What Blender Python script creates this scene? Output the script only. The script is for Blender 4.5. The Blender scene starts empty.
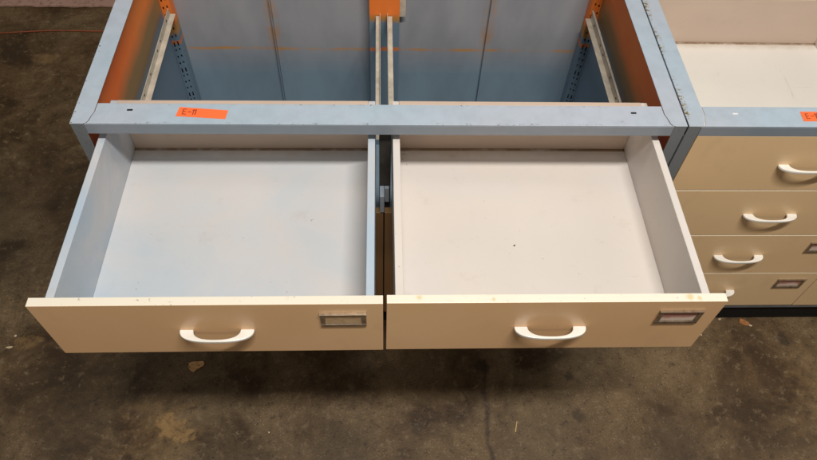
import bpy, bmesh, math, random
from mathutils import Vector, Matrix
random.seed(4)
S = bpy.context.scene
COL = S.collection
H = 0.74                      # height of the cabinet rim above the floor

# ------------------------------------------------------------------ camera
cd = bpy.data.cameras.new('camera'); cam = bpy.data.objects.new('camera', cd); COL.objects.link(cam)
cd.sensor_width = 36.0; cd.lens = 29.812; cd.clip_end = 200; cd.clip_start = 0.02
r = Vector((0.9991269874155863, -0.02590213616316145, 0.03277716217185212))
u = Vector((0.0017211308591841348, 0.8094421828742936, 0.5871970625712156))
f = Vector((0.041740875966136765, 0.5866280183607697, -0.8087801106281582))
M = Matrix((r, u, -f)).transposed().to_4x4(); M.translation = Vector((0.541, -0.857, 0.863 + H))
cam.matrix_world = M
S.camera = cam

# ------------------------------------------------------------------ light
W = bpy.data.worlds.new('World'); S.world = W; W.use_nodes = True
bg = W.node_tree.nodes['Background']
bg.inputs[0].default_value = (1.0, 0.93, 0.84, 1); bg.inputs[1].default_value = 0.10

def area(name, loc, target, sx, sy, power, col, spread=180):
    l = bpy.data.lights.new(name, 'AREA'); l.shape = 'RECTANGLE'; l.size = sx; l.size_y = sy
    l.energy = power; l.color = col; l.spread = math.radians(spread)
    o = bpy.data.objects.new(name, l); COL.objects.link(o); o.location = loc
    d = Vector(target) - Vector(loc); o.rotation_euler = d.to_track_quat('-Z', 'Y').to_euler(); return o
area('overhead_tube_lamp', (0.95, -1.02, 3.3), (0.75, -0.1, 0.6), 1.25, 0.05, 96, (1.0, 0.95, 0.88))
area('far_front_lamp', (0.2, -3.4, 2.5), (0.6, 0.2, 0.5), 2.4, 0.5, 12, (1.0, 0.88, 0.72))
area('left_fill', (-2.2, 0.1, 2.7), (0.4, 0.2, 0.6), 0.3, 1.8, 8, (1.0, 0.93, 0.85))  # unseen fill, added to brighten the right orange inner wall
area('right_fill', (3.6, -0.1, 2.7), (0.6, 0.2, 0.6), 0.3, 1.8, 14, (1.0, 0.92, 0.80))  # unseen fill from the right, added to lift the orange walls

S.view_settings.view_transform = 'Standard'; S.view_settings.look = 'None'
S.view_settings.exposure = 0.0; S.view_settings.gamma = 1.0

# ------------------------------------------------------------------ materials
class NT:
    def __init__(s, name, rough=0.5, spec=0.5, metal=0.0):
        s.m = bpy.data.materials.new(name); s.m.use_nodes = True
        s.t = s.m.node_tree; s.b = s.t.nodes['Principled BSDF']
        s.b.inputs['Roughness'].default_value = rough; s.b.inputs['Metallic'].default_value = metal
        s.b.inputs['Specular IOR Level'].default_value = spec
        tc = s.t.nodes.new('ShaderNodeTexCoord')
        oi = s.t.nodes.new('ShaderNodeObjectInfo')
        s.obj = tc.outputs['Object']
        sh = s.t.nodes.new('ShaderNodeVectorMath'); sh.operation = 'MULTIPLY_ADD'
        cv = s.t.nodes.new('ShaderNodeCombineXYZ')
        for i in range(3): s.t.links.new(oi.outputs['Random'], cv.inputs[i])
        s.t.links.new(cv.outputs[0], sh.inputs[0]); sh.inputs[1].default_value = (13.7, 7.1, 3.3)
        s.t.links.new(s.obj, sh.inputs[2]); s.jit = sh.outputs[0]
    def link(s, a, b): s.t.links.new(a, b)
    def val(s, x, sock):
        if isinstance(x, (int, float)): sock.default_value = x
        elif isinstance(x, tuple): sock.default_value = x if len(x) == len(sock.default_value) else (*x, 1)
        else: s.link(x, sock)
    def noise(s, scale, detail=4, rough=0.55, dist=0.0, vec=None, stretch=None):
        n = s.t.nodes.new('ShaderNodeTexNoise'); n.inputs['Scale'].default_value = scale
        n.inputs['Detail'].default_value = detail; n.inputs['Roughness'].default_value = rough
        n.inputs['Distortion'].default_value = dist
        v = vec or s.jit
        if stretch:
            mp = s.t.nodes.new('ShaderNodeMapping'); mp.inputs['Scale'].default_value = stretch
            s.link(v, mp.inputs[0]); v = mp.outputs[0]
        s.link(v, n.inputs['Vector']); return n.outputs[0]
    def ramp(s, x, stops):
        n = s.t.nodes.new('ShaderNodeValToRGB'); e = n.color_ramp.elements
        while len(e) < len(stops): e.new(0.5)
        for k, (p, c) in enumerate(stops):
            e[k].position = p
            e[k].color = (c, c, c, 1) if isinstance(c, (int, float)) else (*c, 1)
        s.link(x, n.inputs[0]); return n.outputs[0]
    def mix(s, fac, a, b, mode='MIX'):
        n = s.t.nodes.new('ShaderNodeMix'); n.data_type = 'RGBA'; n.blend_type = mode
        s.val(fac, n.inputs[0]); s.val(a, n.inputs[6]); s.val(b, n.inputs[7]); return n.outputs[2]
    def math(s, op, a, b=0.0, c=0.0):
        n = s.t.nodes.new('ShaderNodeMath'); n.operation = op
        s.val(a, n.inputs[0]); s.val(b, n.inputs[1]); s.val(c, n.inputs[2]); return n.outputs[0]
    def xyz(s, vec=None):
        n = s.t.nodes.new('ShaderNodeSeparateXYZ'); s.link(vec or s.obj, n.inputs[0]); return n.outputs
    def band(s, x, lo, hi, soft=0.002):     # 1 between lo and hi, soft edges
        a = s.t.nodes.new('ShaderNodeMapRange'); a.inputs[1].default_value = lo - soft; a.inputs[2].default_value = lo + soft; s.link(x, a.inputs[0])
        b = s.t.nodes.new('ShaderNodeMapRange'); b.inputs[1].default_value = hi - soft; b.inputs[2].default_value = hi + soft
        b.inputs[3].default_value = 1; b.inputs[4].default_value = 0; s.link(x, b.inputs[0])
        return s.math('MULTIPLY', a.outputs[0], b.outputs[0])
    def spot(s, centre, rad, soft=0.5, scale=(1, 1, 1), wob=0.0, wscale=60):
        mp = s.t.nodes.new('ShaderNodeVectorMath'); mp.operation = 'SUBTRACT'; s.link(s.obj, mp.inputs[0]); mp.inputs[1].default_value = centre
        sc = s.t.nodes.new('ShaderNodeVectorMath'); sc.operation = 'MULTIPLY'; s.link(mp.outputs[0], sc.inputs[0]); sc.inputs[1].default_value = scale
        ln = s.t.nodes.new('ShaderNodeVectorMath'); ln.operation = 'LENGTH'; s.link(sc.outputs[0], ln.inputs[0])
        d = ln.outputs['Value']
        if wob: d = s.math('ADD', d, s.math('MULTIPLY', s.math('SUBTRACT', s.noise(wscale, 5, 0.65, vec=s.obj), 0.5), wob))
        a = s.t.nodes.new('ShaderNodeMapRange'); a.inputs[1].default_value = rad * (1 - soft); a.inputs[2].default_value = rad
        a.inputs[3].default_value = 1; a.inputs[4].default_value = 0; s.link(d, a.inputs[0]); return a.outputs[0]
    def color(s, c): s.val(c, s.b.inputs['Base Color'])
    def bump(s, h, strength=0.1, dist=0.001):
        n = s.t.nodes.new('ShaderNodeBump'); n.inputs['Strength'].default_value = strength; n.inputs['Distance'].default_value = dist
        s.link(h, n.inputs['Height']); s.link(n.outputs[0], s.b.inputs['Normal'])

# pale blue painted steel; chips close to one long edge (local x, y of the cabinet)
BLUE = (0.37, 0.455, 0.535)
def blue_paint(name, chips=None, base=BLUE, tint=(0.42, 0.44, 0.50)):
    n = NT(name, 0.42, 0.4)
    big = n.noise(3.5, 3, 0.5, vec=n.obj); fine = n.noise(40, 5, 0.6)
    c = n.mix(n.ramp(big, [(0.4, 0.0), (0.65, 0.7)]), base, tint)
    c = n.mix(n.ramp(fine, [(0.35, 0.12), (0.6, 0.0)]), c, (0.13, 0.16, 0.18))
    # scattered scuffs
    sc = n.ramp(n.noise(26, 6, 0.72, 0.6, stretch=(0.5, 1.6, 1)), [(0.685, 0), (0.71, 0.7)])
    c = n.mix(sc, c, (0.16, 0.17, 0.17))
    if chips:
        for axis, lo, hi, thr, colr in chips:
            b = n.band(n.xyz()[axis], lo, hi, 0.002)
            patch = n.ramp(n.noise(170, 5, 0.7, 0.6, vec=n.obj), [(thr, 0), (thr + 0.03, 1)])
            along = n.ramp(n.noise(9, 2, 0.5, vec=n.obj), [(0.42, 0), (0.52, 1)])
            k = n.math('MULTIPLY', n.math('MULTIPLY', b, patch), along)
            c = n.mix(k, c, colr)
    n.color(c); n.bump(fine, 0.12, 0.0008)
    n.link(n.ramp(n.noise(14, 3), [(0.3, 0.34), (0.7, 0.52)]), n.b.inputs['Roughness'])
    return n.m
M_BLUE = blue_paint('blue_painted_steel')
M_FASCIA = blue_paint('grey_blue_front_edge', base=(0.215, 0.255, 0.30), tint=(0.27, 0.28, 0.32))
M_BLUE_F = blue_paint('blue_painted_steel_scuffed_edge', [(1, 0.0, 0.0035, 0.565, (0.15, 0.13, 0.11)), (1, 0.047, 0.052, 0.60, (0.12, 0.10, 0.08))], tint=(0.43, 0.45, 0.52))
M_BLUE_L = blue_paint('blue_painted_steel_dark_chips', [(0, -0.60, -0.543, 0.60, (0.07, 0.055, 0.045))], tint=(0.46, 0.47, 0.54))
M_BLUE_R = blue_paint('blue_painted_steel_ochre_chips', [(0, -0.530, -0.512, 0.52, (0.24, 0.17, 0.06)), (0, -0.524, -0.516, 0.58, (0.06, 0.05, 0.04))])
M_POST = blue_paint('grey_blue_post', [(0, -0.6, 0.6, 0.59, (0.06, 0.05, 0.045))], base=(0.15, 0.165, 0.18), tint=(0.19, 0.20, 0.21))

def inner_paint():      # steel inside the left cabinet: blue below, orange brushed over the top
    n = NT('orange_over_blue_steel', 0.5, 0.35)
    z = n.xyz()[2]; wob = n.math('MULTIPLY', n.math('SUBTRACT', n.noise(6, 4, 0.6, stretch=(1, 0.7, 1)), 0.5), 0.05)
    zz = n.math('ADD', z, wob)
    org = n.mix(n.ramp(n.noise(5, 4), [(0.35, 0.0), (0.7, 1.0)]), (0.98, 0.27, 0.045), (0.95, 0.19, 0.03))
    tan = (0.30, 0.19, 0.085)
    c = n.mix(n.band(zz, 0.545, 2, 0.014), (0.16, 0.225, 0.30), tan)
    c = n.mix(n.band(zz, 0.612, 2, 0.022), c, org)
    n.color(c); return n.m
M_INNER = inner_paint()
def upright_paint(t0, t1, ln):
    n = NT('upright_steel_orange_top', 0.5, 0.35)
    x, y, z = n.xyz(); zz = n.math('ADD', z, n.math('MULTIPLY', n.math('SUBTRACT', n.noise(9, 4, 0.6, vec=n.obj), 0.5), 0.03))
    c = n.mix(n.band(zz, ln, ln + 0.010, 0.004), (0.14, 0.205, 0.27), (0.58, 0.17, 0.04))
    c = n.mix(n.band(zz, t0, 2, 0.006), c, (0.42, 0.21, 0.06))
    c = n.mix(n.band(zz, t1, 2, 0.006), c, (0.80, 0.20, 0.035)); n.color(c); return n.m
M_UPRIGHT = upright_paint(0.482, 0.515, 0.455); M_CENTRE = upright_paint(0.538, 0.553, 0.446)

def back_paint():       # rear sheets: slate blue with a dusting of warm overspray above, one orange line
    n = NT('slate_blue_rear_sheet', 0.45, 0.4)
    x, y, z = n.xyz()
    w = n.math('MULTIPLY', n.math('SUBTRACT', n.noise(4, 4, 0.6, vec=n.obj), 0.5), 0.05)
    zz = n.math('ADD', z, w)
    a = n.t.nodes.new('ShaderNodeMapRange'); a.inputs[1].default_value = 0.33; a.inputs[2].default_value = 0.43; n.link(zz, a.inputs[0])
    c = n.mix(a.outputs[0], (0.20, 0.285, 0.36), (0.33, 0.335, 0.365))
    line = n.band(n.math('ADD', z, n.math('MULTIPLY', n.math('SUBTRACT', n.noise(14, 2, vec=n.obj), 0.5), 0.008)), 0.413, 0.4205, 0.0022)
    bro = n.ramp(n.noise(7, 4, 0.7, vec=n.obj, stretch=(1, 1, 0.2)), [(0.40, 0.1), (0.58, 1)])
    c = n.mix(n.math('MULTIPLY', line, bro), c, (0.55, 0.27, 0.07))
    for px in (-0.285, 0.272):      # orange run along the folds
        e = n.band(x, px - 0.012, px + 0.016, 0.007); up = n.band(zz, 0.40, 2, 0.03)
        c = n.mix(n.math('MULTIPLY', n.math('MULTIPLY', e, up), n.ramp(n.noise(18, 4, vec=n.obj), [(0.4, 0.05), (0.65, 0.75)])), c, (0.46, 0.24, 0.09))
    st = n.ramp(n.noise(9, 4, 0.6, vec=n.obj, stretch=(1, 1, 0.4)), [(0.35, 0.25), (0.6, 0.0)])
    c = n.mix(st, c, (0.10, 0.12, 0.15)); n.color(c); return n.m
M_BACK = back_paint()

def cream(name, base, stain=None, stainfac=0.0, rough=0.45, speck=0.0, spots=(), dirt=False, blue=()):
    n = NT(name, rough, 0.4)
    c = n.mix(n.ramp(n.noise(5, 4, 0.55), [(0.35, 0.0), (0.7, 0.35)]), base, tuple(v * 0.88 for v in base))
    if stain:
        c = n.mix(n.ramp(n.noise(4.2, 5, 0.6, 0.4, stretch=(1, 1, 1.5)), [(0.43, 0.0), (0.62, stainfac)]), c, stain)
    sm = n.ramp(n.noise(17, 6, 0.7), [(0.60, 0.0), (0.78, 0.25)]); c = n.mix(sm, c, (0.30, 0.25, 0.20))
    if speck:
        c = n.mix(n.ramp(n.noise(210, 2, 0.5, stretch=(0.6, 1, 1)), [(0.70, 0.0), (0.73, speck)]), c, (0.12, 0.09, 0.06))
    if dirt:
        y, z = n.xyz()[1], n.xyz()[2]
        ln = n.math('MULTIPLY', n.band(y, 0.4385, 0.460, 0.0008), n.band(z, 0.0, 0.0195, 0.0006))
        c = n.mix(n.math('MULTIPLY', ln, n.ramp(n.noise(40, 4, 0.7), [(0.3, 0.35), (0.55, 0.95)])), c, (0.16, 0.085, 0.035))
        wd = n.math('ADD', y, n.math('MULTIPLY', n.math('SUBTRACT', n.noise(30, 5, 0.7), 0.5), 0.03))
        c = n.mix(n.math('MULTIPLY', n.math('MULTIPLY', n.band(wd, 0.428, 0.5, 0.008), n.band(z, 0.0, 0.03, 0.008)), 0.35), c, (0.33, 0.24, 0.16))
        for st, th, f_ in (((0.25, 3.0, 1), 0.66, 0.28), ((2.6, 0.3, 1), 0.68, 0.25)):
            c = n.mix(n.ramp(n.noise(22, 6, 0.75, 0.5, stretch=st), [(th, 0), (th + 0.03, f_)]), c, (0.36, 0.31, 0.27))
        c = n.mix(n.ramp(n.noise(95, 3, 0.6), [(0.725, 0), (0.75, 0.6)]), c, (0.20, 0.15, 0.11))
    for ctr, rad in blue:
        c = n.mix(n.math('MULTIPLY', n.spot(ctr, rad, 0.9, wob=rad * 0.9, wscale=11), 0.6), c, (0.36, 0.47, 0.58))
    for ctr, rad in spots:
        c = n.mix(n.math('MULTIPLY', n.spot(ctr, rad, 0.6, wob=rad * 1.2, wscale=150), 0.55), c, (0.56, 0.42, 0.12))
    n.color(c); n.bump(n.noise(130, 3), 0.05, 0.0005)
    return n.m
M_BOX_L = cream('blue_stained_drawer_paint', (0.575, 0.56, 0.56), (0.48, 0.53, 0.575), 0.6, dirt=True, blue=[((-0.20, 0.06, 0.017), 0.20), ((0.03, 0.03, 0.017), 0.15)])
M_BOX_R = cream('white_drawer_paint', (0.635, 0.585, 0.54), (0.59, 0.56, 0.555), 0.6, dirt=True)
M_BOX_C = cream('beige_drawer_paint', (0.70, 0.665, 0.61), (0.64, 0.61, 0.58), 0.5, dirt=True)
M_SIDE_BLUE = cream('blue_smeared_drawer_side', (0.53, 0.53, 0.545), (0.33, 0.43, 0.54), 0.6, dirt=True, blue=[((-0.24, 0.05, 0.05), 0.17), ((0.25, 0.10, 0.137), 0.20), ((0.25, 0.36, 0.137), 0.05), ((-0.25, 0.2, 0.137), 0.06)])
M_BACKBOARD = cream('bounce_tinted_drawer_back', (0.57, 0.445, 0.36), (0.50, 0.39, 0.32), 0.5)  # warm bounce from the orange walls put into the colour
M_EDGE = cream('cream_edge_band', (0.74, 0.69, 0.58), speck=0.65, rough=0.4)
M_EDGE_R = cream('cream_edge_band_with_yellow_spots', (0.76, 0.71, 0.60), speck=0.35, rough=0.4,
                 spots=[((-0.213, 0.010, 0.156), 0.006), ((0.205, 0.008, 0.156), 0.0075), ((0.219, 0.006, 0.156), 0.005), ((-0.10, 0.006, 0.156), 0.004)])

def laminate(name, a, b):
    n = NT(name, 0.33, 0.45)
    c = n.mix(n.ramp(n.noise(2.6, 4, 0.5), [(0.35, 0), (0.68, 1)]), a, b)
    c = n.mix(n.ramp(n.noise(15, 5, 0.65, stretch=(1, 1, 0.5)), [(0.58, 0.0), (0.8, 0.3)]), c, tuple(v * 0.6 for v in a))
    c = n.mix(n.ramp(n.noise(60, 4, 0.7, 0.3), [(0.745, 0), (0.76, 0.8)]), c, (0.75, 0.68, 0.55))
    c = n.mix(n.ramp(n.noise(45, 5, 0.75, 0.4, stretch=(0.4, 1, 2.2)), [(0.70, 0), (0.73, 0.35)]), c, (0.24, 0.14, 0.07))
    n.color(c); n.bump(n.noise(70, 3), 0.035, 0.0005)
    n.link(n.ramp(n.noise(6, 3), [(0.3, 0.27), (0.7, 0.42)]), n.b.inputs['Roughness']); return n.m
M_TAN = laminate('tan_laminate', (0.75, 0.49, 0.27), (0.67, 0.41, 0.215))
M_DOOR = laminate('brown_door_laminate', (0.30, 0.17, 0.075), (0.25, 0.14, 0.06))
M_TAN_C = laminate('buff_laminate', (0.76, 0.54, 0.31), (0.70, 0.485, 0.27))

def plain(name, c, rough=0.5, metal=0.0, spec=0.5, var=0.15, scale=40):
    n = NT(name, rough, spec, metal)
    n.color(n.mix(n.ramp(n.noise(scale, 4, 0.6), [(0.35, 0.0), (0.7, 1.0)]), c, tuple(v * (1 - var) for v in c))); return n.m
M_HANDLE = plain('white_enamel_handle', (0.76, 0.74, 0.69), 0.30, var=0.14, scale=26)
M_BRONZE = plain('tarnished_bronze', (0.50, 0.41, 0.31), 0.32, 0.85, var=0.45, scale=90)
M_RUNNER = plain('cream_runner_steel', (0.58, 0.52, 0.43), 0.45, var=0.35, scale=30)
M_DARK = plain('dark_slot_and_shade', (0.010, 0.009, 0.008), 0.85, spec=0.2)
M_BASE = plain('grey_base_rail', (0.16, 0.17, 0.18), 0.5, var=0.3)
M_DKPOST = plain('dark_brown_post', (0.045, 0.04, 0.036), 0.5, var=0.4, scale=60)
M_CARD_PINK = NT('faded_pink_card', 0.7)
_n = M_CARD_PINK; _n.color(_n.mix(_n.ramp(_n.math('ADD', _n.xyz()[2], _n.math('MULTIPLY', _n.noise(30, 3), 0.02)), [(0.116, 0.0), (0.122, 1.0)]), (0.66, 0.52, 0.44), (0.36, 0.15, 0.11))); M_CARD_PINK = _n.m
M_CARD_TAN = plain('faded_tan_card', (0.50, 0.34, 0.19), 0.7, var=0.3, scale=60)
M_TAPE = plain('fluorescent_orange_tape', (0.95, 0.165, 0.045), 0.55, var=0.08)
M_INK = plain('faded_red_brown_ink', (0.42, 0.055, 0.02), 0.7, var=0.3, scale=200)
M_CORD = plain('orange_cord_rubber', (0.24, 0.060, 0.020), 0.55, var=0.4, scale=25)
M_SCRAP = NT('brown_cardboard', 0.85)
_n = M_SCRAP; _c = _n.mix(_n.ramp(_n.noise(120, 5, 0.7), [(0.35, 0), (0.65, 1)]), (0.46, 0.25, 0.10), (0.62, 0.38, 0.17)); _c = _n.mix(_n.ramp(_n.noise(190, 3), [(0.62, 0), (0.68, 0.9)]), _c, (0.08, 0.035, 0.012)); _n.color(_c); M_SCRAP = _n.m
M_CHIP = plain('rusty_brown_chip', (0.34, 0.14, 0.04), 0.8, var=0.5, scale=200)
M_PALE = plain('pale_litter', (0.50, 0.40, 0.26), 0.8, var=0.4, scale=200)
M_LEAF = plain('dry_olive_debris', (0.34, 0.26, 0.12), 0.85, var=0.5, scale=200)
M_SPECK = plain('black_speck', (0.03, 0.02, 0.015), 0.8)

def floor_mat():
    n = NT('stained_concrete', 0.5, 0.35)
    N_ = lambda *a, **k: n.noise(*a, vec=n.obj, **k)
    big = N_(1.5, 5, 0.6, 0.4); mid = N_(5.0, 7, 0.62, 0.5); fine = N_(42, 9, 0.75, 0.15); grit = N_(260, 3, 0.6); pit = N_(150, 4, 0.6, 0.0)
    c = n.ramp(big, [(0.32, (0.076, 0.041, 0.015)), (0.5, (0.088, 0.054, 0.024)), (0.68, (0.100, 0.068, 0.034))])
    c = n.mix(n.ramp(mid, [(0.37, 0.9), (0.50, 0.0)]), c, (0.034, 0.018, 0.007))
    c = n.mix(n.ramp(mid, [(0.52, 0.0), (0.64, 0.55)]), c, (0.165, 0.110, 0.055))
    c = n.mix(n.ramp(fine, [(0.355, 0.7), (0.45, 0.0)]), c, (0.026, 0.016, 0.008))
    c = n.mix(n.ramp(fine, [(0.545, 0.0), (0.64, 0.6)]), c, (0.185, 0.135, 0.08))
    c = n.mix(n.ramp(pit, [(0.33, 0.85), (0.375, 0.0)]), c, (0.016, 0.010, 0.006))
    c = n.mix(n.math('MULTIPLY', n.ramp(grit, [(0.60, 0.0), (0.67, 0.8)]), n.ramp(mid, [(0.45, 0.1), (0.6, 1.0)])), c, (0.27, 0.21, 0.14))
    for p, rad, fac, sc in [((0.035, -0.272, 0), 0.036, 0.8, (1, 1, 1)), ((0.076, -0.302, 0), 0.024, 0.75, (1, 1, 1)), ((-0.62, 1.05, 0), 0.05, 0.3, (1, 1.5, 1)), ((-0.36, -0.05, 0), 0.04, 0.35, (1, 1.6, 1)), ((1.75, -0.25, 0), 0.20, 0.15, (1, 1, 1)), ((0.02, -0.30, 0), 0.10, 0.2, (1, 1, 1))]:
        k = n.math('MULTIPLY', n.spot(p, rad, 0.35, sc, rad * 2.6, 34), n.ramp(fine, [(0.40, 0.25), (0.52, 1.0)]))
        c = n.mix(n.math('MULTIPLY', k, fac), c, (0.25, 0.15, 0.058))
    drip_x = n.math('ADD', n.xyz()[0], n.math('MULTIPLY', n.math('SUBTRACT', N_(9, 4), 0.5), 0.06))
    dr = n.math('MULTIPLY', n.band(drip_x, 0.796, 0.808, 0.004), n.band(n.xyz()[1], -0.40, -0.12, 0.02))
    c = n.mix(n.math('MULTIPLY', n.math('MULTIPLY', dr, n.ramp(fine, [(0.4, 1), (0.6, 0.6)])), 0.85), c, (0.026, 0.016, 0.009))
    for p, rad, fac in [((0.63, -0.285, 0), 0.022, 0.6), ((1.02, -0.155, 0), 0.016, 0.7), ((1.03, -0.26, 0), 0.02, 0.6), ((1.62, -0.055, 0), 0.025, 0.7), ((0.45, -0.12, 0), 0.12, 0.4), ((0.80, -0.125, 0), 0.022, 0.85), ((-0.45, 0.35, 0), 0.35, 0.45), ((0.45, -0.33, 0), 0.10, 0.35), ((1.25, -0.33, 0), 0.09, 0.35), ((-0.2, -0.28, 0), 0.12, 0.4)]:
        c = n.mix(n.math('MULTIPLY', n.spot(p, rad, 0.5, (1, 1, 1), rad * 2.2, 50), fac), c, (0.022, 0.014, 0.008))
    # hairline cracks and scrapes
    v = n.t.nodes.new('ShaderNodeTexVoronoi'); v.feature = 'DISTANCE_TO_EDGE'; v.inputs['Scale'].default_value = 1.1
    w = n.t.nodes.new('ShaderNodeVectorMath'); w.operation = 'ADD'; n.link(n.obj, w.inputs[0])
    wn = n.t.nodes.new('ShaderNodeTexNoise'); wn.inputs['Scale'].default_value = 6; wn.inputs['Detail'].default_value = 3; n.link(n.obj, wn.inputs['Vector'])
    wm = n.t.nodes.new('ShaderNodeVectorMath'); wm.operation = 'SCALE'; wm.inputs['Scale'].default_value = 0.10; n.link(wn.outputs['Color'], wm.inputs[0]); n.link(wm.outputs[0], w.inputs[1]); n.link(w.outputs[0], v.inputs['Vector'])
    crack = n.math('MULTIPLY', n.ramp(v.outputs['Distance'], [(0.0, 1.0), (0.0022, 0.0)]), n.ramp(big, [(0.44, 0.0), (0.55, 0.25)]))
    c = n.mix(crack, c, (0.02, 0.013, 0.008))
    scr = n.ramp(N_(30, 5, 0.7, 0.3, stretch=(0.25, 2.6, 1)), [(0.70, 0), (0.73, 0.5)]); c = n.mix(scr, c, (0.20, 0.15, 0.09))
    n.color(c); n.link(n.ramp(mid, [(0.3, 0.40), (0.7, 0.66)]), n.b.inputs['Roughness'])
    n.bump(n.math('ADD', n.math('ADD', fine, n.math('MULTIPLY', grit, 0.5)), n.math('MULTIPLY', pit, 0.6)), 0.35, 0.002); return n.m
M_FLOOR = floor_mat()
n = NT('pinkish_worn_concrete', 0.6, 0.3)
_c = n.mix(n.noise(9, 6, 0.7), (0.30, 0.18, 0.135), (0.40, 0.255, 0.20)); _c = n.mix(n.ramp(n.noise(60, 5, 0.7), [(0.34, 0.7), (0.5, 0)]), _c, (0.15, 0.085, 0.06)); n.color(_c); M_SLAB = n.m

# ------------------------------------------------------------------ mesh helpers
def box(bm, x0, x1, y0, y1, z0, z1, mi=0):
    v = [bm.verts.new((x, y, z)) for z in (z0, z1) for y in (y0, y1) for x in (x0, x1)]
    fs = [bm.faces.new([v[i] for i in q]) for q in ((0, 2, 3, 1), (4, 5, 7, 6), (0, 1, 5, 4), (2, 6, 7, 3), (0, 4, 6, 2), (1, 3, 7, 5))]
    for k in fs: k.material_index = mi
    return fs          # bottom, top, front(-y), back(+y), left, right
def prism(bm, poly, z0, z1, mi=0):
    a = [bm.verts.new((x, y, z0)) for x, y in poly]; b = [bm.verts.new((x, y, z1)) for x, y in poly]
    n_ = len(poly); fs = [bm.faces.new(a[::-1]), bm.faces.new(b)] + [bm.faces.new((a[i], a[(i + 1) % n_], b[(i + 1) % n_], b[i])) for i in range(n_)]
    for k in fs: k.material_index = mi
    bmesh.ops.recalc_face_normals(bm, faces=fs); return fs
def thing(name, label, cat, loc, group=None):
    o = bpy.data.objects.new(name, None); COL.objects.link(o); o.location = loc; o.empty_display_size = 0.05
    o['label'] = label; o['category'] = cat
    if group: o['group'] = group
    return o
def obj(name, bm, mats, parent=None, bevel=0.0, seg=2, off=None, label=None, loc=None):
    """link one mesh; OFF is the point of the drawing that becomes the object's origin"""
    if off is not None: bmesh.ops.translate(bm, vec=-Vector(off), verts=bm.verts)
    me = bpy.data.meshes.new(name); bm.to_mesh(me); bm.free()
    for m in (mats if isinstance(mats, (list, tuple)) else [mats]): me.materials.append(m)
    o = bpy.data.objects.new(name, me); COL.objects.link(o)
    if parent: o.parent = parent
    if loc: o.location = loc
    if bevel:
        b = o.modifiers.new('edge', 'BEVEL'); b.width = bevel; b.segments = seg; b.limit_method = 'ANGLE'; b.angle_limit = math.radians(40)
    if label: o['label'] = label
    return o
NB = bmesh.new

# ------------------------------------------------------------------ ground
bm = NB(); v = [bm.verts.new(p) for p in ((-7, -6, 0), (9, -6, 0), (9, 8, 0), (-7, 8, 0))]; bm.faces.new(v)
o = obj('floor', bm, M_FLOOR); o['kind'] = 'structure'
bm = NB(); pts = [(-6, 6)]; x = -6.0
edge = []
while x < 4.0:
    edge.append((x, 1.338 + random.uniform(-0.003, 0.003) + 0.012 * (x + 0.6) * 0.4)); x += 0.022
prism(bm, [(4.0, 6.0), (-6.0, 6.0)] + edge, 0.0015, 0.012)
o = obj('concrete_slab', bm, M_SLAB, bevel=0.002); o['kind'] = 'structure'

# ------------------------------------------------------------------ drawers
def handle_bm(a=0.0585, ai=0.037, d=0.0240, di=0.0198, t=0.0060):
    bm = NB(); N = 28
    def curve(A, D, n_):
        out = []
        for k in range(N + 1):
            s = math.pi * k / N; c_, s_ = math.cos(s), math.sin(s)
            out.append((-A * math.copysign(abs(c_) ** (2 / n_), c_), -D * abs(s_) ** (2 / n_)))
        return out
    o_, i_ = curve(a, d, 2.5), curve(ai, di, 2.4)
    rows = []
    for (ox, oy), (ix, iy) in zip(o_, i_):
        sag = 0.0035 * (oy / d) ** 2
        rows.append([bm.verts.new((ox, oy, t / 2 + sag)), bm.verts.new((ix, iy, t / 2 + sag)), bm.verts.new((ix, iy, -t / 2 + sag)), bm.verts.new((ox, oy, -t / 2 + sag))])
    for p, q in zip(rows, rows[1:]):
        for k in range(4): bm.faces.new((p[k], p[(k + 1) % 4], q[(k + 1) % 4], q[k]))
    bm.faces.new(rows[0]); bm.faces.new(rows[-1][::-1])
    bmesh.ops.recalc_face_normals(bm, faces=bm.faces); return bm
def holder_bm(w=0.071, h=0.039):
    bm = NB(); e = 0.0075
    box(bm, -w / 2, w / 2, -0.0028, 0, -h / 2, -h / 2 + e)
    box(bm, -w / 2, -w / 2 + e, -0.0028, 0, -h / 2 + e, h / 2)
    box(bm, w / 2 - e, w / 2, -0.0028, 0, -h / 2 + e, h / 2)
    box(bm, -w / 2 + e, w / 2 - e, -0.0024, 0, h / 2 - 0.003, h / 2)
    box(bm, -w / 2 - 0.0008, w / 2 + 0.0008, -0.0045, 0, h / 2, h / 2 + 0.0010)       # lip on top
    return bm
FH, FT, DEPTH = 0.156, 0.0150, 0.457
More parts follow.
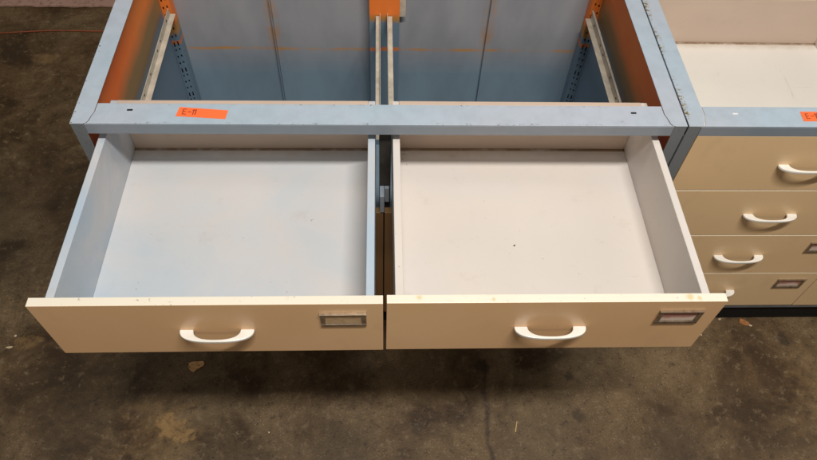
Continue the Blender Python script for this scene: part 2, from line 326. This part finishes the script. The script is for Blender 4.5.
def make_drawer(parent, loc, w, rot, mbox, mside, medge, mface, mcard, label):
    ow, t = w / 2 - 0.0135, 0.0132
    bm = NB(); zt, zf = 0.1370, 0.0170
    for s in (-1, 1):
        xs = sorted((s * ow, s * (ow - t))); box(bm, xs[0], xs[1], FT, DEPTH, 0.004, zt, 1 if (mside and s < 0) or mside else 0)
    box(bm, -ow + t, ow - t, FT, DEPTH - 0.0, 0.011, zf, 0)                       # bottom board
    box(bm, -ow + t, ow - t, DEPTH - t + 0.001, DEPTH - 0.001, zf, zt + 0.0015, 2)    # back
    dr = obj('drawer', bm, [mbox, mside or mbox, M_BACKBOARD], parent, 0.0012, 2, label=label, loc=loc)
    dr.rotation_euler = rot
    bm = NB(); fs = box(bm, -w / 2, w / 2, 0, FT, 0, FH, 1); fs[2].material_index = fs[4].material_index = fs[5].material_index = 0
    obj('front_panel', bm, [mface, medge], dr, 0.0008, 2)
    bm = handle_bm(); bmesh.ops.translate(bm, vec=(0.0015, 0.0002, 0.076), verts=bm.verts)
    obj('handle', bm, M_HANDLE, dr, 0.0014, 2)
    cx, cz = w / 2 - 0.0615, 0.1090
    bm = holder_bm(); bmesh.ops.translate(bm, vec=(cx, -0.0001, cz), verts=bm.verts)
    obj('label_holder', bm, M_BRONZE, dr, 0.0005, 1)
    bm = NB(); box(bm, cx - 0.0268, cx + 0.0268, -0.0009, -0.0003, cz - 0.0108, cz + 0.0132)
    obj('label_card', bm, mcard, dr)
    return dr

# ------------------------------------------------------------------ cabinet frame
RW, RD, CL = 0.0352, 0.0510, 0.0014      # flange widths, gap of the corner joint
def side_poly(x_out, x_in, ylen):        # flange that runs to the front and is clipped at its inner corner
    s = 1 if x_in > x_out else -1
    return [(x_out, 0), (x_out + s * 0.0205, 0), (x_out + s * 0.0265, 0.0022), (x_out + s * 0.0300, 0.0075), (x_in - s * 0.003, 0.020), (x_in, 0.030), (x_in, ylen), (x_out, ylen)]
def front_poly(xl, xr):                  # fits between two such flanges
    g = CL; a = xl; b = xr
    L = [(a + RW + g, RD), (a + RW + g, 0.0298), (a + RW - 0.003 + g, 0.0195), (a + 0.0300 + g, 0.0065), (a + 0.0272 + g, 0.0017), (a + 0.0225 + g, 0)]
    R_ = [(2 * ((xl + xr) / 2) - x, y) for x, y in L][::-1]
    return L + R_
def frame(root, xl, xr, off, msl, msr, mfront, mpost, depth, two_sided=True):
    D = depth
    for xo, s, m in ((xl, 1, msl), (xr, -1, msr)):
        bm = NB(); pol = side_poly(xo, xo + s * RW, D); prism(bm, pol, H - 0.002, H)
        xs = sorted((xo, xo + s * 0.002)); box(bm, xs[0], xs[1], 0.024, D, H - 0.026, H - 0.0021)
        obj('side_rail', bm, m, root, 0.0007, 2, off)
    bm = NB(); pol = front_poly(xl, xr); prism(bm, pol, H - 0.002, H)
    box(bm, xl + 0.0236, xr - 0.0236, -0.0001, 0.0022, H - 0.0255, H - 0.0024, 1)
    obj('front_rail', bm, [mfront, M_FASCIA], root, 0.0008, 2, off)
    bm = NB(); box(bm, xl + RW + CL, xr - RW - CL, D - 0.05, D, H - 0.002, H); box(bm, xl + RW + CL, xr - RW - CL, D - 0.002, D, H - 0.026, H - 0.0021)
    obj('rear_rail', bm, mfront, root, 0.0007, 2, off)
    for xo, s in ((xl, 1), (xr, -1)):
        bm = NB(); xs = sorted((xo + s * 0.0002, xo + s * 0.0228))
        box(bm, xs[0], xs[1], 0.0004, 0.0024, 0.068, H - 0.0022)
        xs = sorted((xo + s * 0.0002, xo + s * 0.0022)); box(bm, xs[0], xs[1], 0.0026, 0.0236, 0.068, H - 0.0285)
        obj('corner_post', bm, mpost, root, 0.0006, 2, off)
        for y in (0.06, D - 0.05):
            bm = NB(); xs = sorted((xo + s * 0.004, xo + s * 0.034)); box(bm, xs[0], xs[1], y, y + 0.03, 0.001, 0.068)
            obj('leg', bm, M_BASE, root, 0.001, 2, off)
    bm = NB(); box(bm, xl + 0.0236, xr - 0.0236, 0.0014, 0.05, 0.068, 0.0865); obj('base_rail', bm, M_BASE, root, 0.001, 2, off)
    bm = NB(); box(bm, xl + 0.0365, xr - 0.0365, 0.0085, 0.0105, 0.0015, 0.0675); obj('shade_plate', bm, M_DARK, root, 0, 2, off)  # black sheet added for the deep shade under the cabinet

# ======================= left cabinet =======================
XL, XR, D = 0.0, 1.0978, 0.612
OFF = ((XL + XR) / 2, 0.0, 0.0)
left = thing('storage_cabinet', 'topless blue steel cabinet with two drawers pulled wide open and orange paint inside', 'cabinet', OFF)
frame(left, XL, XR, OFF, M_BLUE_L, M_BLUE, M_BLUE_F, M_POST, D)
for s, xo in ((1, XL), (-1, XR)):
    bm = NB(); xs = sorted((xo + s * 0.0024, xo + s * 0.0044)); fs = box(bm, xs[0], xs[1], 0.026, D - 0.004, 0.07, H - 0.0025, 0)
    fs[5 if s > 0 else 4].material_index = 1
    obj('side_panel', bm, [M_BLUE, M_INNER], left, 0, 2, OFF)
# rear sheets, folded at two seams
bm = NB(); yb = 0.603
for x0, x1, dy in ((0.005, 0.2655, 0.0), (0.2685, 0.8195, 0.0), (0.8225, XR - 0.005, 0.0)):
    box(bm, x0, x1, yb + dy, yb + dy + 0.0015, 0.088, H - 0.0265)
for xs, s in ((0.2655, 1), (0.8225, -1)):       # the upstanding fold at each seam
    a, b = sorted((xs, xs + s * 0.0016)); box(bm, a, b, yb - 0.010, yb - 0.0002, 0.088, H - 0.0265)
box(bm, 0.24, 0.30, yb + 0.003, yb + 0.004, 0.088, H - 0.03); box(bm, 0.79, 0.85, yb + 0.003, yb + 0.004, 0.088, H - 0.03)
obj('back_panel', bm, M_BACK, left, 0.0004, 1, OFF)
bm = NB(); box(bm, 0.006, XR - 0.006, 0.052, yb - 0.003, 0.0870, 0.0890); obj('bottom_panel', bm, M_BACK, left, 0, 2, OFF)
# perforated rear uprights, real slots
for s, xo in ((1, XL), (-1, XR)):
    bm = NB(); X = lambda d: xo + s * d
    def b3(d0, d1, y0, y1, z0, z1):
        a, b = sorted((X(d0), X(d1))); box(bm, a, b, y0, y1, z0, z1)
    yf = 0.572
    b3(0.0050, 0.0088, yf, yf + 0.0016, 0.089, H - 0.028); b3(0.0128, 0.0188, yf, yf + 0.0016, 0.089, H - 0.028); b3(0.0228, 0.0290, yf, yf + 0.0016, 0.089, H - 0.028)
    z = 0.092; k = 0
    while z < H - 0.045:
        top = 0.0135 if k % 4 else 0.006
        b3(0.0088, 0.0128, yf, yf + 0.0016, z, z + top); b3(0.0188, 0.0228, yf, yf + 0.0016, z + 0.004, z + 0.004 + top); z += 0.0215; k += 1
    b3(0.0274, 0.0290, yf + 0.0017, 0.602, 0.089, H - 0.028)
    b3(0.0050, 0.0272, 0.5995, 0.602, 0.089, H - 0.028)
    obj('rear_upright', bm, M_UPRIGHT, left, 0, 2, OFF)
bm = NB(); box(bm, 0.515, 0.590, 0.562, 0.5645, 0.089, H - 0.028); box(bm, 0.515, 0.5172, 0.5647, 0.602, 0.089, H - 0.028); box(bm, 0.5878, 0.590, 0.5647, 0.602, 0.089, H - 0.028)
obj('centre_upright', bm, M_CENTRE, left, 0.0006, 2, OFF)
bm = NB(); box(bm, 0.5905, 0.606, 0.585, 0.5868, 0.535, H - 0.06); obj('tan_strip', bm, M_RUNNER, left, 0, 2, OFF).name = 'filler_strip'
# runners that carried the drawers
def runner(xw, s, fl, y0, y1, h, lip):          # web at xw, flange towards s
    bm = NB(); zf = H - 0.186
    a, b = sorted((xw, xw + s * 0.0016)); box(bm, a, b, y0, y1, zf - 0.0005, zf + h)
    a, b = sorted((xw + s * 0.0018, xw + s * fl)); box(bm, a, b, y0, y1, zf, zf + 0.0016)
    if lip: a, b = sorted((xw + s * 0.0018, xw + s * 0.0045)); box(bm, a, b, y0, y1, zf + h - 0.0016, zf + h - 0.0001)
    return bm
for xw, s, fl, h, lip in ((0.0262, 1, 0.0145, 0.018, 0), (XR - 0.0258, -1, 0.0155, 0.026, 1), (0.5420, -1, 0.011, 0.010, 0), (0.5590, 1, 0.0125, 0.010, 0)):
    rn = obj('drawer_runner', runner(xw, s, fl, 0.140, 0.5585, h, lip), M_RUNNER, left, 0.0004, 1, OFF)
    zf = H - 0.186          # punched holes in the web
    if h > 0.012:
        for yy in (0.235, 0.262, 0.33, 0.41, 0.445, 0.52):
            bm = NB(); x0 = xw + s * 0.00175; c = [bm.verts.new((x0, yy + 0.0036 * math.cos(a), zf + 0.009 + 0.0026 * math.sin(a))) for a in [math.pi * k / 6 for k in range(12)]]; bm.faces.new(c)
            obj('hole', bm, M_DARK, rn, 0, 2, OFF)
# centre post, bracket and the doors below
bm = NB(); box(bm, 0.5392, 0.5618, 0.012, 0.026, 0.087, H - 0.0262); obj('centre_post', bm, M_DKPOST, left, 0.0008, 2, OFF)
bm = NB(); box(bm, 0.5405, 0.5492, -0.0170, 0.0116, H - 0.234, H - 0.183); box(bm, 0.5502, 0.5590, 0.0040, 0.0116, H - 0.226, H - 0.183)
obj('bracket', bm, M_BLUE, left, 0.0006, 2, OFF)
for x0, x1, hx in ((0.0240, 0.5474, 0.50), (0.5500, XR - 0.0240, 0.597)):
    bm = NB(); fs = box(bm, x0, x1, -0.0150, -0.0004, 0.089, H - 0.238, 1); fs[2].material_index = 0; fs[4].material_index = 0; fs[5].material_index = 0; fs[1].material_index = 0
    d = obj('door', bm, [M_DOOR, M_EDGE], left, 0.0008, 2, OFF)
    bm = handle_bm(); bmesh.ops.rotate(bm, verts=bm.verts, cent=(0, 0, 0), matrix=Matrix.Rotation(math.radians(90), 3, 'Y')); bmesh.ops.translate(bm, vec=(hx, -0.0149, 0.40), verts=bm.verts)
    obj('handle', bm, M_HANDLE, d, 0.0014, 2, OFF)
# two open drawers
make_drawer(left, (0.2822 - OFF[0], -0.3495, H - 0.1822), 0.5270, (0, math.radians(-0.25), math.radians(-0.05)), M_BOX_L, M_SIDE_BLUE, M_EDGE, M_TAN, M_CARD_TAN, 'open left drawer smeared with pale blue paint inside')
make_drawer(left, (0.8130 - OFF[0], -0.3485, H - 0.1822), 0.5250, (0, math.radians(0.05), math.radians(0.0)), M_BOX_R, None, M_EDGE_R, M_TAN, M_CARD_PINK, 'open right drawer, white inside, with yellow spots on its front edge')
# slots punched in the rails
def slot(root, x, y, off, m):
    bm = NB(); pts = []
    for k in range(16):
        a = 2 * math.pi * k / 16; pts.append((x + 0.0035 * math.copysign(1, math.cos(a)) + 0.0018 * math.cos(a), y + 0.0020 * math.sin(a)))
    prism(bm, pts, H + 0.0002, H + 0.0006); obj('slot', bm, m, root, 0, 2, off)
slot(left, 0.097, 0.0335, OFF, M_DARK); slot(left, 1.005, 0.0325, OFF, M_DARK)
# orange tape flags with marker writing
def ribbon(bm, pts, w, z):
    for (x0, y0), (x1, y1) in zip(pts, pts[1:]):
        d = Vector((x1 - x0, y1 - y0)); d.normalize(); nrm = Vector((-d.y, d.x)) * w / 2; e = d * w * 0.4
        a = Vector((x0, y0)) - e; b = Vector((x1, y1)) + e
        bm.faces.new([bm.verts.new((p.x, p.y, z)) for p in (a - nrm, b - nrm, b + nrm, a + nrm)]); z += 0.00003
def tape(root, corners, off, glyphs, org, ux, uy):
    bm = NB(); prism(bm, corners, H + 0.0002, H + 0.0006); t = obj('tape_label', bm, M_TAPE, root, 0, 2, off)
    bm = NB(); z = H + 0.0008
    for gl in glyphs:
        z += 0.0001
        ribbon(bm, [(org[0] + px * ux[0] + py * uy[0], org[1] + px * ux[1] + py * uy[1]) for px, py in gl], 0.0019, z)
    obj('lettering', bm, M_INK, t, 0, 2, off); return t
E_ = [[(0.45, 1), (0, 1), (0, 0), (0.5, 0)], [(0, 0.52), (0.4, 0.52)]]
DASH = [[(0.85, 0.5), (1.25, 0.5)]]
ONE = lambda x: [[(x - 0.12, 0.82), (x + 0.06, 1.0), (x, 0.0)]]
ZERO = lambda x: [[(x, 0.5), (x + 0.12, 1), (x + 0.38, 1), (x + 0.48, 0.5), (x + 0.38, 0), (x + 0.12, 0), (x, 0.5)]]
tape(left, [(0.1795, 0.0185), (0.2675, 0.0120), (0.2700, 0.0335), (0.1830, 0.0415)], OFF, E_ + DASH + ONE(1.6) + ONE(1.95), (0.1905, 0.0235), (0.0115, -0.0009), (0.0006, 0.0125))

# ======================= right cabinet =======================
XL2, XR2 = 1.1008, 2.1420
OFF2 = ((XL2 + XR2) / 2, 0.0, 0.0)
right = thing('storage_cabinet', 'blue framed cabinet on the right with its buff drawers all shut', 'cabinet', OFF2)
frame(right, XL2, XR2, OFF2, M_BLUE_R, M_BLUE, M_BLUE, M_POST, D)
for s, xo in ((1, XL2), (-1, XR2)):
    bm = NB(); xs = sorted((xo + s * 0.0024, xo + s * 0.0044)); box(bm, xs[0], xs[1], 0.026, D - 0.004, 0.07, H - 0.0025)
    obj('side_panel', bm, M_BLUE, right, 0, 2, OFF2)
bm = NB(); box(bm, XL2 + 0.005, XR2 - 0.005, 0.603, 0.6045, 0.088, H - 0.0265); obj('back_panel', bm, M_BACK, right, 0, 2, OFF2)
bm = NB(); box(bm, 1.6205, 1.6222, 0.0165, 0.60, 0.089, H - 0.03); obj('divider', bm, M_DARK, right, 0, 2, OFF2)
for col, (x0, x1) in enumerate(((1.1254, 1.6190), (1.6222, 2.1174))):
    for row in range(4):
        make_drawer(right, ((x0 + x1) / 2 - OFF2[0], 0.0002 - 0.0006 * ((row * 3 + col) % 3), H - 0.1822 - 0.1582 * row), x1 - x0, (0, math.radians((0.06, -0.05, 0.03, -0.04)[row]), 0), M_BOX_C, None, M_EDGE, M_TAN_C, M_CARD_PINK, None)
slot(right, 1.195, 0.032, OFF2, plain('bare_slot', (0.75, 0.76, 0.76), 0.4))
tape(right, [(1.3175, 0.0135), (1.4070, 0.0150), (1.4055, 0.0385), (1.3195, 0.0385)], OFF2, E_ + DASH + ONE(1.6) + ZERO(1.85), (1.3265, 0.0205), (0.0115, 0.0003), (0.0002, 0.0120))

# ------------------------------------------------------------------ cord and litter
def tag(o, label, cat, group=None):
    o['label'] = label; o['category'] = cat
    if group: o['group'] = group
    return o
bm = NB(); ring_prev = None; N = 60
for k in range(N + 1):
    x = -2.6 + 2.9 * k / N; y = 1.200 + 0.055 * (x + 0.49) * 0.9 + 0.004 * math.sin(x * 7) + 0.003 * math.sin(x * 17); rr = 0.0028
    ring = [bm.verts.new((x, y + rr * math.cos(a), rr + 0.0004 + rr * math.sin(a))) for a in [2 * math.pi * j / 8 for j in range(8)]]
    if ring_prev:
        for j in range(8): bm.faces.new((ring_prev[j], ring[j], ring[(j + 1) % 8], ring_prev[(j + 1) % 8]))
    ring_prev = ring
for p in bm.faces: p.smooth = True
tag(obj('extension_cord', bm, M_CORD), 'thin orange cord lying across the brown floor behind the cabinet', 'cord')

def scrap(name, pts, th, m, label, cat, z=0.0008, curl=0.0, group=None, bevel=0.0):
    cx = sum(p[0] for p in pts) / len(pts); cy = sum(p[1] for p in pts) / len(pts)
    bm = NB(); prism(bm, [(x - cx, y - cy) for x, y in pts], 0, th)
    bmesh.ops.subdivide_edges(bm, edges=[e for e in bm.edges], cuts=1)
    for v in bm.verts: v.co.z += curl * ((v.co.x * 40) ** 2 + 0.5 * math.sin(v.co.y * 300 + v.co.x * 210))
    return tag(obj(name, bm, m, None, bevel, 1, loc=(cx, cy, z)), label, cat, group)
scrap('cardboard_scrap', [(0.0565, -0.1100), (0.066, -0.1075), (0.078, -0.1070), (0.0925, -0.1060), (0.0965, -0.1130), (0.0945, -0.1190), (0.084, -0.1250), (0.0715, -0.1355), (0.064, -0.1320), (0.0585, -0.1250)], 0.0022, M_SCRAP, 'torn piece of brown cardboard lying on the floor below the left drawer', 'scrap', curl=0.0012)
scrap('cardboard_scrap', [(1.512, -0.008), (1.517, 0.004), (1.527, 0.002), (1.539, -0.010), (1.536, -0.017), (1.524, -0.016)], 0.0022, M_CHIP, 'small rusty brown chip on the floor under the right cabinet', 'scrap', curl=0.0015)
def flake(cx, cy, rx, ry, ang, m, label, name='paper_flake', cat='litter', z=0.0008, th=0.0008, group=None):
    pts = []
    for k in range(8):
        a = 2 * math.pi * k / 8; q_ = random.uniform(0.7, 1.15); px, py = rx * q_ * math.cos(a), ry * q_ * math.sin(a)
        pts.append((cx + px * math.cos(ang) - py * math.sin(ang), cy + px * math.sin(ang) + py * math.cos(ang)))
    return scrap(name, pts, th, m, label, cat, z=z, curl=0.0008, group=group)
flake(1.541, -0.016, 0.0065, 0.003, -0.5, M_PALE, 'pale flake touching the rusty chip under the right cabinet')
flake(-0.402, -0.062, 0.0095, 0.0034, 0.05, M_PALE, 'long pale flake at the left edge, nearest of the two by the left drawer')
flake(-0.398, -0.030, 0.004, 0.003, 0.4, M_PALE, 'tiny pale flake at the left edge just beyond the long flake')
flake(1.396, -0.040, 0.0035, 0.0075, 0.4, M_PALE, 'thin pale flake on the floor beside the right drawer corner')
flake(1.425, -0.006, 0.004, 0.006, 0.3, M_PALE, 'curled pale flake at the shadow edge near the right drawer')
flake(1.462, 0.004, 0.004, 0.003, 0.1, M_PALE, 'short pale flake between the right drawer and the rusty chip')
flake(0.275, -0.292, 0.0028, 0.0022, 0.2, M_PALE, 'tiny pale crumb on the floor below the left label holder')
flake(0.655, -0.275, 0.002, 0.0145, -0.5, M_SPECK, 'dark bent shred on the floor below the gap between the open drawers')
bm = NB(); prism(bm, [(0.8655, -0.2995), (0.8675, -0.3000), (0.8745, -0.2735), (0.8730, -0.2730)], 0.0006, 0.0020)
tag(obj('wood_splinter', bm, plain('straw_splinter', (0.62, 0.42, 0.17), 0.7)), 'yellow straw splinter on the floor below the right drawer', 'splinter')
flake(0.790, -0.148, 0.0026, 0.0014, 0.8, M_SPECK, 'black speck in the middle of the right drawer', 'dirt_speck', 'speck', z=H - 0.165 + 0.0004)
# crumbs in the back corner of the right drawer
bm = NB()
for k in range(34):
    x = 0.5785 + abs(random.gauss(0, 0.010)); y = 0.0935 - abs(random.gauss(0, 0.016)); s = random.uniform(0.0006, 0.0018); zz = H - 0.1650 + abs(random.gauss(0, 0.003)) + 0.0003
    a = random.uniform(0, 6.3); c_, s_ = math.cos(a) * s, math.sin(a) * s
    vs = [bm.verts.new((x + dx * c_ - dy * s_, y + dx * s_ + dy * c_, zz + random.uniform(0, 0.0012))) for dx, dy in ((-1, -0.5), (1, -0.4), (0.8, 0.5), (-0.7, 0.6))]; bm.faces.new(vs)
o = tag(obj('dust_pile', bm, M_LEAF), 'dry olive debris in the back left corner of the right drawer', 'debris'); o['kind'] = 'stuff'
